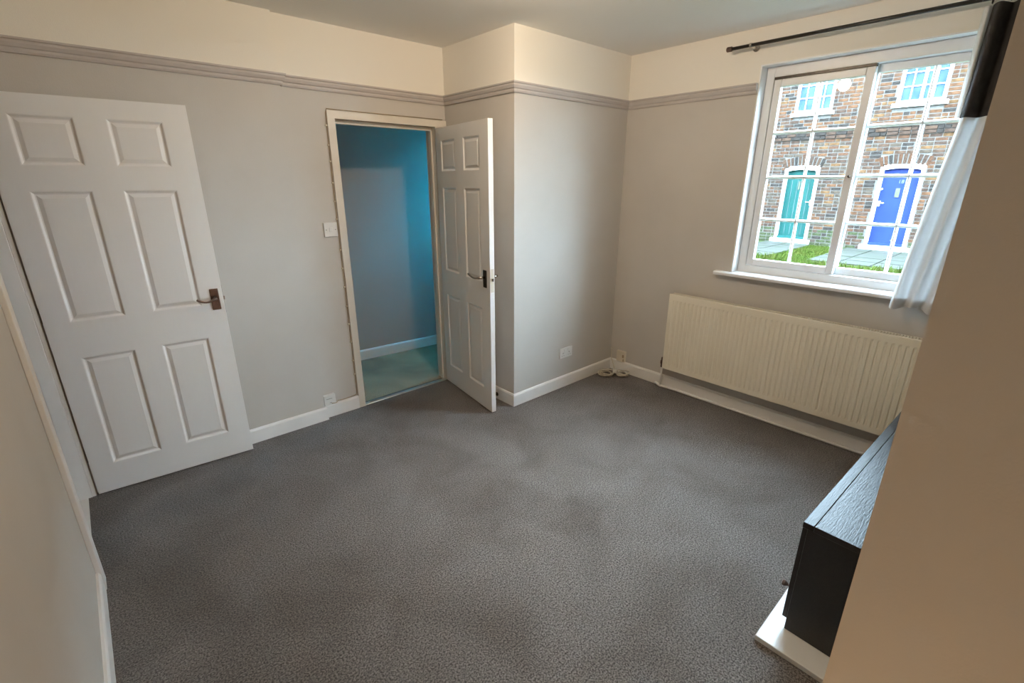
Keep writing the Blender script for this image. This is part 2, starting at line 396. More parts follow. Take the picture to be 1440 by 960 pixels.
def door(name, hinge, ang, label, metal, u0, plate_u, lever_len, lever_back, leverz):
    e = empty(name, (hinge[0], hinge[1], .010), ang); struct(e, label, 'door')
    lf_ = leaf_mesh(u0).build('leaf', 'door_white', e)
    for k, me in PM.items():
        o = bpy.data.objects.new('panel', me); COL.objects.link(o); o.parent = e; o.location = (PU[k[0]][0], 0, PZ[k[1]][0])
    for s in (-1, 1):
        y0 = 0 if s < 0 else DTH
        pl = MB().box(plate_u-.021, plate_u+.021, y0, y0+s*.007, .925, 1.045); p_ = pl.build('handle_plate', metal, e, bevel=.003)
        p_['label'] = 'dark metal handle backplate' if metal != 'chrome' else 'metal backplate'
        L = lever_len if s < 0 else .07
        yy = y0+s*.006; out = .042 if s < 0 else .055
        pts = [(plate_u, yy, leverz), (plate_u, yy+s*out*.7, leverz), (plate_u-.006, yy+s*out, leverz)]
        for k in range(1, 9):
            f = k/8; pts.append((plate_u-.006-L*f, yy+s*out, leverz-.014*math.sin(f*PI*.9)+.012*f*f))
        MB().tube(pts, [.0085, .0085, .009]+[.008-.002*math.sin(k/8*PI) for k in range(1, 8)]+[.0055], 10).build('lever', lever_back, p_, smooth=True)
        for zz in (.935, 1.035):
            for du in (-.013, .013): MB().lathe([(.003, 0), (.003, .0012), (.001, .0018)], (plate_u+du, y0+s*.0065, zz), 'y', 8).build('screw', 'screw', p_)
    MB().box(DWID-.0005, DWID+.0015, .006, .029, .90, 1.06).build('latch_plate', 'plastic_cream' if metal != 'bronze' else metal, e)
    MB().box(DWID, DWID+.008, .011, .024, .975, .995).build('latch', 'chrome', e)
    for zz in (.22, 1.0, 1.72):
        MB().tube([(u0-.004, DTH+.004, zz-.04), (u0-.004, DTH+.004, zz+.04)], .005, 8).build('hinge', 'chrome', e, smooth=True)
    return e
d1 = door('door_1', (-2.4254, -.0741), -.0749, 'wide-open white six-panel door with bronze handle folded against greige wall', 'bronze', 0, .721, .085, 'bronze', .993)
d2 = door('door_2', (-.0997, -.0008), -1.7134, 'white six-panel door with dark-plated lever standing ajar by the hall doorway', 'black_metal', .016, .700, .15, 'chrome', .995)

# ------------------------------------------------------------------ hall
m = MB(); m.box(-2.2, XR+WT, .06, 1.4, -.15, 0)
struct(m.build('floor_hall', 'hall_carpet'), 'brown carpeted hall floor beyond the silver threshold strip', 'floor')
ha = math.atan2(.852-.926, .388+.423); hx, hy = -.423, .926+.015
def hp(x): return hy+(x-hx)*math.tan(ha)
m = MB(); m.prism([(-2.3, hp(-2.3)), (XR+WT, hp(XR+WT)), (XR+WT, 1.5), (-2.3, 1.5)], 'z', 0, ZC)
struct(m.build('wall_hall', 'hall_wall'), 'pale wall of the hall seen through the open doorway', 'wall')
m = MB(); m.sweep([(-1.9, hp(-1.9)), (XR, hp(XR))], SK)
struct(m.build('baseboard_hall', 'white_gloss'), 'white skirting board along the hall wall', 'skirting')
m = MB(); m.box(-2.2, -1.9, .12, 1.3, 0, ZC)
struct(m.build('wall_hall_end', 'hall_wall'), 'dim end wall of the hall', 'wall')
HZ0, HZ1 = 1.55, 2.42; HY0, HY1 = .13, .76
m = MB(); m.box(XR, XR+.12, .12, HY0, 0, ZC); m.box(XR, XR+.12, HY1, 1.0, 0, ZC); m.box(XR, XR+.12, HY0, HY1, 0, HZ0); m.box(XR, XR+.12, HY0, HY1, HZ1, ZC)
struct(m.build('wall_hall_front', 'hall_wall'), 'hall wall on the street side with the unseen blue-tinted window', 'wall')
e = empty('unseen_hall_window', (XR+.04, HY0, HZ0)); struct(e, 'unseen high hall window, blue glass added to tint its daylight', 'window')  # window is unseen; its blue glass is added to turn the hall daylight teal
def l2(mm): return loc(mm, XR+.04, HY0, HZ0)
mm = MB(); mm.box(XR+.02, XR+.07, HY0, HY0+.04, HZ0, HZ1).box(XR+.02, XR+.07, HY1-.04, HY1, HZ0, HZ1).box(XR+.02, XR+.07, HY0+.04, HY1-.04, HZ0, HZ0+.05).box(XR+.02, XR+.07, HY0+.04, HY1-.04, HZ1-.05, HZ1)
l2(mm).build('window_frame', 'window_white', e)
l2(MB().box(XR+.044, XR+.048, HY0+.04, HY1-.04, HZ0+.05, HZ1-.05)).build('pane', 'hall_tint_glass', e)

# ------------------------------------------------------------------ window in the right wall
WX = XR+.080
e = empty('window_1', (WX, WY0, WZ0)); struct(e, 'white sliding sash window with small panes and wavy glass', 'window')
def lw(mm): return loc(mm, WX, WY0, WZ0)
FW0, FW1 = WY0-.008, WY1+.008
mm = MB()
mm.box(WX, WX+.10, FW0, -1.803, WZ0, WZ1-.008); mm.box(WX, WX+.10, -2.885, FW1, WZ0, WZ1-.008)
mm.box(WX, WX+.10, -2.885, -1.803, 2.246, WZ1-.008); mm.box(WX-.004, WX+.10, -2.885, -1.803, WZ0, 1.067)
lw(mm).build('window_frame', 'window_white', e, bevel=.003)
# reveal lining boards, white
lw(MB().box(XR-.001, WX, WY0-.008, WY0, WZ0, WZ1)).build('reveal_lining', 'window_white', e)
lw(MB().box(XR-.001, WX, WY1, WY1+.008, WZ0, WZ1)).build('reveal_lining', 'window_white', e)
lw(MB().box(XR-.001, WX, WY1+.008, WY0-.008, WZ1-.008, WZ1)).build('reveal_lining', 'window_white', e)
mm = MB(); mm.prism([(XR-.050, .994), (WX+.002, .994), (WX+.002, 1.018), (XR-.046, 1.018), (XR-.052, 1.012), (XR-.052, 1.0)], 'y', -1.640, WY1-.11)
lw(mm).build('window_sill', 'window_white', e)
def sash(x0, ya, yb, z0, z1, stile, bar, name):
    s = MB(); x1 = x0+.038
    s.box(x0, x1, ya, ya-stile, z0, z1); s.box(x0, x1, yb+stile, yb, z0, z1)
    s.box(x0, x1, ya-stile, yb+stile, z0, z0+stile); s.box(x0, x1, ya-stile, yb+stile, z1-stile, z1)
    so = lw(s).build(name, 'window_white', e, bevel=.004)
    iy0, iy1, iz0, iz1 = ya-stile, yb+stile, z0+stile, z1-stile
    ym = (iy0+iy1)/2; rows = 4; hz = (iz1-iz0)/rows
    def barp(): return None
    b = MB(); b.prism([(x0+.004, ym-bar*.25), (x0+.020, ym-bar), (x0+.034, ym-bar*.6), (x0+.034, ym+bar*.6), (x0+.020, ym+bar), (x0+.004, ym+bar*.25)], 'z', iz0, iz1)
    lw(b).build('glazing_bar', 'window_white', so)
    for r in range(1, rows):
        zc = iz0+hz*r
        b = MB(); b.prism([(x0+.004, zc-bar*.25), (x0+.020, zc-bar), (x0+.034, zc-bar*.6), (x0+.034, zc+bar*.6), (x0+.020, zc+bar), (x0+.004, zc+bar*.25)], 'y', iy0, iy1)
        lw(b).build('glazing_bar', 'window_white', so)
    for r in range(rows):
        for c in range(2):
            a0, a1 = (iy0, ym) if c == 0 else (ym, iy1)
            lw(MB().box(x0+.0215, x0+.0245, a0-.001, a1+.001, iz0+hz*r+.001, iz0+hz*(r+1)-.001)).build('pane', 'glass', so)
    return so
s1 = sash(WX+.002, -1.806, -2.338, 1.070, 2.232, .043, .0105, 'sliding_sash')
s2 = sash(WX+.052, -2.300, -2.885, 1.067, 2.246, .043, .0105, 'fixed_sash')
lw(MB().box(WX-.0025, WX+.030, -1.806, -2.338, 2.2325, 2.2460)).build('sash_gap_shade', 'black_metal', s1)  # dark strip standing in for the shaded gap above the sash
lw(MB().lathe([(.007, 0), (.009, -.006), (.006, -.016), (.003, -.018)], (WX+.002, -2.318, 1.655), 'x', 10)).build('sash_pull', 'bronze', s1)

# ------------------------------------------------------------------ ceiling lamp at the middle of the room (its reflection shows in the panes)
LX, LY = -.60, -1.64
e = empty('ceiling_lamp', (LX, LY, ZC)); tag(e, 'small round globe lamp fixed to the middle of the ceiling', 'lamp')
MB().lathe([(.055, -.001), (.055, -.012), (.03, -.022)], n=24).build('ceiling_plate', 'plastic_white', e, smooth=True)
MB().lathe([(.018, -.02), (.018, -.035)], n=16).build('lamp_holder', 'plastic_white', e, smooth=True)
MB().lathe([(.012, -.034)]+[(.048*math.sin(a), -.080+.048*math.cos(a)) for a in [.35+k*(PI-.36)/10 for k in range(11)]], n=24).build('globe', 'lamp_glow', e, smooth=True)

# unseen globe lamp, added to warm the breast and lift the low areas
e = empty('fill_lamp', (-2.20, -3.46, 0)); tag(e, 'unseen small globe lamp added on the alcove carpet for warm fill light', 'lamp')
MB().lathe([(.07, 0), (.07, .012), (.02, .02), (.012, .03), (.012, .24), (.02, .25)], n=20).build('fill_lamp_base', 'bronze', e, smooth=False)
MB().lathe([(.018, .245)]+[(.075*math.sin(a), .325-.075*math.cos(a)) for a in [.26+k*(PI-.27)/10 for k in range(11)]], n=24).build('globe', 'fill_glow', e, smooth=True)

# ------------------------------------------------------------------ radiator
RY0, RY1, RZ0, RZ1, RXF = -1.349, -2.955, .194, .806, XR-.100
e = empty('radiator', (RXF, RY0, RZ0)); tag(e, 'long cream ribbed panel radiator fixed below the window', 'radiator')
def lr(mm): return loc(mm, RXF, RY0, RZ0)
def radpanel(xf, sgn):
    m = MB(); nfl = 48; y0, y1 = RY0-.022, RY1+.022; pitch = (y0-y1)/nfl
    cols = [(RY0, .004, 0), (RY0-.004, 0, 0), (y0, 0, 0)]
    for k in range(nfl):
        a = y0-pitch*k
        cols += [(a-pitch*.22, 0, 0), (a-pitch*.36, 0, 1), (a-pitch*.64, 0, 1), (a-pitch*.78, 0, 0)]
    cols += [(y1, 0, 0), (RY1+.004, 0, 0), (RY1, .004, 0)]
    rows = [(RZ0, .004, 0), (RZ0+.004, 0, 0), (RZ0+.032, 0, 0), (RZ0+.046, 0, 1), (RZ1-.056, 0, 1), (RZ1-.042, 0, 0), (RZ1-.004, 0, 0), (RZ1, .004, 0)]
    n = len(rows)
    for y, dx, fl in cols:
        for z, dz, fr in rows: m.v.append((xf+sgn*(max(dx, dz)+-.0*fl+.0045*fl*fr), y, z))
    for i in range(len(cols)-1):
        for j in range(n-1): m.f.append((i*n+j, i*n+j+1, (i+1)*n+j+1, (i+1)*n+j)); m.mi.append(0)
    return m
lr(radpanel(RXF, 1)).build('front_panel', 'radiator_cream', e).modifiers.new('thick', 'SOLIDIFY').thickness = .004
lr(radpanel(RXF+.066, -1)).build('back_panel', 'radiator_cream', e)
lr(MB().box(RXF+.003, RXF+.064, RY0-.001, RY0-.003, RZ0+.01, RZ1-.002)).build('side_cover', 'radiator_cream', e)
lr(MB().box(RXF+.003, RXF+.064, RY1+.001, RY1+.003, RZ0+.01, RZ1-.002)).build('side_cover', 'radiator_cream', e)
g = MB(); n = 110
for k in range(n):
    y = RY0-.012-(RY0-RY1-.024)*k/n; g.box(RXF+.012, RXF+.055, y, y-.0075, RZ1-.004, RZ1-.001)
g.box(RXF+.003, RXF+.012, RY0-.003, RY1+.003, RZ1-.004, RZ1); g.box(RXF+.055, RXF+.064, RY0-.003, RY1+.003, RZ1-.004, RZ1)
lr(g).build('top_grille', 'radiator_cream', e)
lr(MB().box(RXF+.018, RXF+.050, RY0-.02, RY1+.02, RZ0+.04, RZ1-.03)).build('convector_fins', 'grille_dark', e)
v = lr(MB().lathe([(.010, -.06), (.013, -.058), (.013, -.03), (.017, -.028), (.017, -.004), (.012, .0), (.012, .022), (.009, .026)], (XR-.050, RY0+.030, RZ0+.045), 'z', 14)).build('valve', 'bronze', e, smooth=False)
lr(MB().tube([(XR-.050, RY0+.032, RZ0+.028), (XR-.050, RY0-.002, RZ0+.028)], .010, 10)).build('valve_tail', 'chrome', v, smooth=True)
lr(MB().tube([(XR-.050, RY0+.030, RZ0-.01), (XR-.050, RY0+.030, .020)], .0075, 10)).build('pipe', 'white_gloss', e, smooth=True)
for yy in (-1.7, -2.6):
    lr(MB().box(RXF+.066, XR-.003, yy, yy-.03, RZ0+.10, RZ1-.10)).build('bracket', 'radiator_cream', e)
# pipe lying along the skirting
m = MB(); m.tube([(XR-.050, RY0+.085, .020), (XR-.05, RY0+.07, .030), (XR-.050, RY0+.045, .018), (XR-.050, RY0+.03, .0125), (XR-.04, RY0-.02, .0115), (XR-.032, RY0-.10, .0115), (XR-.030, RY0-.5, .0115), (XR-.030, YF+.05, .0115)], [.006, .010, .012, .0115, .011, .011, .011, .011], 10)
lr(m).build('feed_pipe', 'white_gloss', e, smooth=True)

# ------------------------------------------------------------------ curtain and pole
CXC = XR-.085
POLE_Z = 2.415
def drape(z0, z1, nz, edge, thick, hem=0, wid=.42):
    m = MB(); ny = 90
    for j in range(nz+1):
        z = z0+(z1-z0)*j/nz; ye = edge(z)
        for i in range(ny+1):
            f = i/ny; y = ye-wid*f
            amp = .024+.008*math.sin(f*5+1)
            ph = f*2*PI*5.3*wid/.42
            x = CXC-amp*math.sin(ph+.25*math.sin(z*2))-.004*math.sin(z*5+f*9)
            zz = z-(.012*math.sin(ph*.5+.7) if j == 0 and hem else 0)
            m.v.append((x, y, zz))
    for j in range(nz):
        for i in range(ny): m.f.append((j*(ny+1)+i, j*(ny+1)+i+1, (j+1)*(ny+1)+i+1, (j+1)*(ny+1)+i)); m.mi.append(0)
    return m
def cedge(z):
    if z < 1.92: return -2.690-.082*max(0, (z-.97)/.95)**1.1
    return -2.772-.010*(z-1.92)/.45
e = empty('curtain', (CXC, -2.70, .965)); tag(e, 'gathered curtain, dark at the top and white below, beside the window', 'curtain')
def lc(mm): return loc(mm, CXC, -2.70, .965)
o = lc(drape(.965, 1.922, 14, cedge, 0, 1)).build('white_drape', 'drape_white', e, smooth=True)
o['label'] = 'white translucent lower part'
o = lc(drape(1.918, POLE_Z-.028, 8, cedge, 0)).build('dark_drape', 'drape_dark', e, smooth=True); o['label'] = 'dark brown top part'
o2 = lc(drape(1.918, POLE_Z-.030, 8, lambda z: -2.745, 0, 0, .075)).build('white_lining', 'drape_white', e, smooth=True); o2.location.x = .030
sol = o.modifiers.new('thick', 'SOLIDIFY'); sol.thickness = .003
o = lc(drape(.965, 1.012, 2, lambda z: cedge(z)+.001, 0, 1)).build('hem', 'drape_white', e, smooth=True); o.location.x = -.003
e = empty('curtain_pole', (CXC, -1.56, POLE_Z)); tag(e, 'dark curtain pole mounted above the window', 'curtain pole')
def lp(mm): return loc(mm, CXC, -1.56, POLE_Z)
lp(MB().tube([(CXC, -1.58, POLE_Z), (CXC, -3.16, POLE_Z)], .010, 14)).build('pole', 'black_metal', e, smooth=True)
lp(MB().lathe([(.012, .0), (.015, .004), (.015, .03), (.012, .034)], (CXC, -1.585, POLE_Z), 'y', 16)).build('finial', 'bronze', e, smooth=False)
for yy in (-1.70, -3.06):
    b = MB(); b.tube([(XR, yy, POLE_Z-.004), (CXC+.004, yy, POLE_Z-.004)], .007, 10); b.lathe([(.02, 0), (.02, -.006)], (XR, yy, POLE_Z-.004), 'x', 16)
    b.tube([(CXC, yy-.006, POLE_Z), (CXC, yy+.006, POLE_Z)], .0135, 14)
    lp(b).build('bracket', 'chrome', e)
for k in range(6):
    y = -2.775-.062*k
    pts = [(CXC+.018*math.cos(a), y, POLE_Z-.006+.018*math.sin(a)) for a in [2*PI*q/16 for q in range(16)]]
    lp(MB().tube(pts, .0022, 6, closed=True)).build('curtain_ring', 'black_metal', e, smooth=True)

# ------------------------------------------------------------------ wall plates and cables
def plate(name, label, cat, o, ax, w_, h_, t_):
    """ax: unit vectors (along width, out of wall)"""
    e = empty(name, o); tag(e, label, cat); return e
def pbox(e, name, u, n_, a0, a1, d0, d1, z0, z1, mt, bevel=0, parent=None):
    m = MB(); vs = []
    for z in (z0, z1):
        for d in (d0, d1):
            for a in (a0, a1): vs.append((u[0]*a+n_[0]*d, u[1]*a+n_[1]*d, z))
    m.add(vs, [(0, 2, 3, 1), (4, 5, 7, 6), (0, 1, 5, 4), (2, 6, 7, 3), (0, 4, 6, 2), (1, 3, 7, 5)])
    return m.build(name, mt, parent or e, bevel=bevel)
U, NB = (1, 0), (0, -1)
e = plate('light_switch', 'square white light switch on greige wall beside the door frame', 'switch', (-.953, 0, 1.323), 0, 0, 0, 0)
pbox(e, 'back_plate', U, NB, -.045, .045, 0, .010, -.046, .046, 'plastic_white', .003)
pbox(e, 'rocker', U, NB, -.011, .011, .010, .0135, -.014, .014, 'plastic_white', .002)
for s in (-1, 1): MB().lathe([(.0035, 0), (.0035, -.0012), (.001, -.002)], (s*.031, -.010, 0), 'y', 10).build('screw', 'screw', e)
e = plate('double_socket', 'white double wall socket on the pale boxed-out wall', 'socket', (.567, BY, .299), 0, 0, 0, 0)
pbox(e, 'face_plate', U, NB, -.073, .073, 0, .011, -.043, .043, 'plastic_white', .003)
for s in (-1, 1):
    pbox(e, 'rocker', U, NB, s*.022-.006, s*.022+.006, .011, .014, .014, .034, 'plastic_white', .001)
    for (du, dz, ww, hh) in ((0, -.002, .0025, .005), (-.011, -.022, .0045, .002), (.011, -.022, .0045, .002)):
        pbox(e, 'pin_slot', U, NB, s*.038+du-ww, s*.038+du+ww, .0105, .0114, dz-hh, dz+hh, 'screw')
for s in (-1, 1): MB().lathe([(.003, 0), (.003, -.001), (.001, -.002)], (s*.030-.0, -.0112, .002), 'y', 8).build('screw', 'screw', e)
e = plate('telephone_socket', 'small white telephone socket box above the skirting step', 'socket', (-1.113, 0, .130), 0, 0, 0, 0)
pbox(e, 'face_plate', U, NB, -.041, .041, 0, .030, -.0455+.017, .047, 'plastic_white', .003)
pbox(e, 'jack_slot', U, NB, -.026, .016, .0296, .0306, .018, .0215, 'screw')
pbox(e, 'jack_slot', U, NB, -.004, .010, .0296, .0306, -.014, -.010, 'screw')
m = MB(); m.tube([(-1.105, -.0315, .112), (-1.085, -.036, .110), (-1.068, -.030, .107), (-1.05, -.012, .112), (-1.00, -.009, .106), (-.95, -.007, .108), (-.908, -.007, .112), (-.9015, -.006, .13), (-.900, -.006, .5), (-.903, -.006, 1.5), (-.899, -.006, 2.03), (-.892, -.006, 2.055), (-.03, -.006, 2.055)], .0028, 8)
e = empty('telephone_cable', (-.9, 0, .1)); tag(e, 'thin tan cable clipped up the edge of the hall door frame', 'cable')
loc(m, -.9, 0, .1).build('cable', 'cable_brown', e, smooth=True)
for z in (.276, .383, .526, .661, .792, .93, 1.06, 1.186, 1.389, 1.502, 1.618, 1.748, 1.845, 1.96):
    loc(MB().box(-.9105, -.896, -.011, -.0015, z-.005, z+.005), -.9, 0, .1).build('cable_clip', 'plastic_cream', e, bevel=.002)

UR, NR = (0, 1), (-1, 0)
e = plate('aerial_socket', 'small cream socket box above the skirting in the cable corner', 'socket', (XR, -.895, .148), 0, 0, 0, 0)
pbox(e, 'face_plate', UR, NR, -.040, .045, 0, .028, -.048, .048, 'plastic_cream', .003)
pbox(e, 'jack_slot', UR, NR, -.034, -.020, .027, .034, -.006, .020, 'cable_brown')
pbox(e, 'jack_slot', UR, NR, -.034, -.026, .027, .032, -.040, -.018, 'cable_brown')
# coil of leads on the carpet
random.seed(3)
def loopcable(cx, cy, r, turns, dz, sx=1.0, tail=None):
    pts = []
    n = int(26*turns)
    for k in range(n+1):
        a = 2*PI*k/26; rr = r*(1+.16*math.sin(a*.37+r*40)+.07*math.sin(a*1.7))
        pts.append((cx+sx*rr*math.cos(a)+.012*math.sin(a*.23), cy+rr*math.sin(a), .006+dz*k/n+.004*(1+math.sin(a*2.3))))
    return pts+(tail or [])
m = MB(); m.tube(loopcable(1.005, -.862, .060, 5.2, .030, .85, [(1.075, -.90, .040), (1.110, -.872, .052), (1.145, -.832, .074), (1.166, -.795, .112), (1.172, -.785, .20)]), .0034, 7)
tag(m.build('cable_coil', 'cable_white', smooth=True), 'loose coil of off-white lead whose end climbs the corner of the room', 'cable')
m = MB(); m.tube(loopcable(1.105, -.968, .046, 5.4, .026, .9), .0034, 7)
tag(m.build('cable_coil', 'cable_white', smooth=True), 'small coil of off-white lead on carpet below the cream socket box', 'cable')
e = empty('power_plug', (1.062, -.915, .038), .6); tag(e, 'white moulded plug lying on the coiled leads', 'plug')
m = MB(); m.add([(-.026, -.016, -.008), (.026, -.020, -.008), (.026, .020, -.008), (-.026, .016, -.008), (-.020, -.012, .010), (.022, -.017, .012), (.022, .017, .012), (-.020, .012, .010)], [(0, 3, 2, 1), (4, 5, 6, 7), (0, 1, 5, 4), (1, 2, 6, 5), (2, 3, 7, 6), (3, 0, 4, 7)])
m.build('plug_body', 'plastic_white', e, bevel=.003)
for a, b in ((0, .009), (-.010, -.006), (.010, -.006)): MB().box(.026, .043, a-.0025, a+.0025, b-.0015-.002, b+.0015-.002).build('pin', 'metal_strip', e)
m = MB(); m.lathe([(.016, 0), (.016, -.004), (.010, -.006), (.008, -.028), (.012, -.030), (.012, -.036), (.009, -.038)], (BX-.015, -.585, .040), 'x', 16)
tag(m.build('door_stop', 'black_metal', smooth=False), 'small dark door stop screwed to skirting behind the ajar door', 'door stop')

# ------------------------------------------------------------------ dark cabinet on a white slab
rc = math.atan2(-2.897+2.866, .606+.529)
CH, CL, CD = .500, 1.46, .385
e = empty('cabinet', (-.529, -2.866, .022), rc); tag(e, 'low dark brown wooden cabinet behind the shaded wall corner', 'cabinet')
h = CH-.022
MB().box(0, CL, -CD, -.017, .0, h-.022).build('body', 'dark_wood', e, bevel=.002)
MB().box(0, CL, -.0345, .0, h-.022, h).build('top_edge_strip', 'dark_wood', e, bevel=.0015)
MB().box(0, CL, -CD, -.0360, h-.022, h).build('top_board', 'dark_wood', e, bevel=.0015)
for k in range(3):
    x0 = .001+k*(CL-.002)/3; x1 = x0+(CL-.002)/3-.003
    d_ = MB().box(x0, x1, -.017, -.001, .05, h-.024).build('door', 'dark_wood', e, bevel=.002)
    kx = x0+.035 if k == 0 else x0+.05
    MB().lathe([(.006, -.002), (.005, .010), (.012, .020), (.012, .028), (.006, .031)], (kx, 0, .165), 'y', 14).build('knob', 'bronze', d_, smooth=False)
m = MB(); m.box(-.64, .98, -3.30, -2.822, 0, .022)
tag(m.build('base_slab', 'hearth_white', bevel=.003), 'thin white slab on the carpet under the dark cabinet', 'slab')

# ------------------------------------------------------------------ outdoors
GZ = -.04
m = MB(); m.box(XR+WT, 40, -30, 30, GZ-.3, GZ)
struct(m.build('ground', 'soil_grass'), 'mossy green garden ground outside the window', 'ground')
# paving towards the two front doors
random.seed(11)
for pi_, (y0, y1) in enumerate(((1.15, 2.35), (-1.45, .25))):
    e = empty('path_%d' % (pi_+1), (10, y0, GZ)); struct(e, ['grey slab path to the teal front door', 'grey slab path to the blue front door'][pi_], 'path')
    x = 9.7
    while x < 12.5:
        y = y0
        while y < y1-.1:
            MB().box(x-10, x-10+.57, y-y0, y-y0+.57, 0, .022+random.random()*.008).build('slab', 'paving', e)
            y += .6
        x += .6
# grass blades
def grass(name, label, x0, x1, y0, y1, n, h):
    m = MB()
    for _ in range(n):
        x = random.uniform(x0, x1); y = random.uniform(y0, y1); a = random.uniform(0, 2*PI); hh = h*random.uniform(.4, 1.2)*(.6+.8*(.5+.5*math.sin(x*3.1+y*2.3)*math.cos(y*4.2)))
        w_ = random.uniform(.006, .012); lx, ly = random.gauss(0, .4)*hh, random.gauss(0, .4)*hh; c, s_ = math.cos(a)*w_, math.sin(a)*w_
        k = len(m.v)
        m.v += [(x-c, y-s_, GZ), (x+c, y+s_, GZ), (x+c*.6+lx*.5, y+s_*.6+ly*.5, GZ+hh*.6), (x-c*.6+lx*.5, y-s_*.6+ly*.5, GZ+hh*.6), (x+lx, y+ly, GZ+hh)]
        m.f += [(k, k+1, k+2, k+3), (k+3, k+2, k+4)]; m.mi += [0, 0]
    me = bpy.data.meshes.new(name); me.from_pydata(m.v, [], m.f); me.materials.append(M['grass_blade'])
    o = bpy.data.objects.new(name, me); COL.objects.link(o); tag(o, label, 'grass', kind='stuff')
grass('long_grass', 'bright green long grass just outside the window', 5.5, 9.4, -4.5, 3.5, 26000, .13)
grass('short_grass', 'short green grass between the two slab paths', 9.6, 12.5, .3, 1.12, 5000, .05)

HX = 12.8
house = empty('terrace_house', (HX, 0, GZ)); tag(house, 'old brick terrace house across the garden with teal and blue front doors', 'house')
def lh(mm): return loc(mm, HX, 0, GZ)
openings = [(1.325, 2.185, GZ, 2.02, 'd'), (-.872, .002, GZ, 2.015, 'd'), (1.325, 2.205, 3.33, 4.62, 'w'), (-.888, .002, 3.34, 4.62, 'w')]
# mortar wall around the openings
ys = sorted({-9.0, 10.0}|{o[0] for o in openings}|{o[1] for o in openings}); zs = sorted({GZ, 5.4}|{o[2] for o in openings}|{o[3] for o in openings})
m = MB()
for a, b in zip(ys, ys[1:]):
    for c, d in zip(zs, zs[1:]):
        if any(a >= o[0]-1e-6 and b <= o[1]+1e-6 and c >= o[2]-1e-6 and d <= o[3]+1e-6 for o in openings): continue
        m.box(HX, HX+.3, a, b, c, d)
lh(m).build('wall', 'mortar', house)
lh(MB().prism([(HX-.35, 5.4), (HX+4, 8.4), (HX+8.3, 5.4)], 'y', -9, 10)).build('roof', 'slate', house)
# bricks
CP, BL_, J = .0845, .235, .011
allb = []
random.seed(21)
row = 0; z = GZ
def arch(y, z):
    for o in openings[:2]:
        c = (o[0]+o[1])/2
        if abs(y-c) < .30 and o[3]-.09 < z < o[3]+.225: return True
    return False
while z < 5.3:
    band = 2.665 <= z+.04 < 2.90
    bond = row % 2
    y = -5.0+(0 if bond else -.118)
    while y < 5.2:
        L = BL_ if random.random() < .78 else .118
        a, b = y, y+L-J; zc = z+CP/2; yc = (a+b)/2
        ok = True
        for o in openings:
            lo, hi, zl, zh = o[0]-.008, o[1]+.008, o[2]-.05, o[3]
            if o[4] == 'w': zl -= .10; zh += .02
            if b > lo and a < hi and zc > zl and zc < zh+.03:
                ok = False
                if a < lo-.05: allb.append((a, lo-J*.3, z, band)); 
                if b > hi+.05: allb.append((hi+J*.3, b, z, band))
        for o in openings[:2]:
            c_ = (o[0]+o[1])/2; lo, hi = c_-.455-.10*max(0, zc-o[3]), c_+.455+.10*max(0, zc-o[3])
            if ok and b > lo and a < hi and o[3]+.02 < zc < o[3]+.225:
                ok = False
                if a < lo-.02: allb.append((a, lo-J*.3, z, band))
                if b > hi+.02: allb.append((hi+J*.3, b, z, band))
        if ok and not arch(yc, zc): allb.append((a, b, z, band))
        y += L
    z += CP; row += 1
cb = Vector(cam.location)
def vis(b): # on view through the window from where the room is used
    yc, zc = (b[0]+b[1])/2, b[2]
    f = (WX-cb.x)/(HX-cb.x); yy = cb.y+(yc-cb.y)*f; zz = cb.z+(zc-cb.z)*f
    return -2.75 < yy < -1.80 and 1.08 < zz < 2.28
def brickmi(b):
    if b[2] < .32 and random.random() < .6: return 7
    if b[3]: return random.choice([4, 4, 2, 5])
    if b[2] > 2.9: return random.choice([0, 0, 1, 1, 2, 3, 4, 5])
    return random.choice([2, 2, 5, 5, 6, 6, 0, 3, 4, 1])
bmats = ['brick_%d' % i for i in range(7)]+['brick_moss']
cand = sorted([b for b in allb if vis(b) and b[1]-b[0] > .1], key=lambda b: -(b[1]-b[0])-random.random()*.02)
cand.sort(key=lambda b: -round(b[1]-b[0], 2))
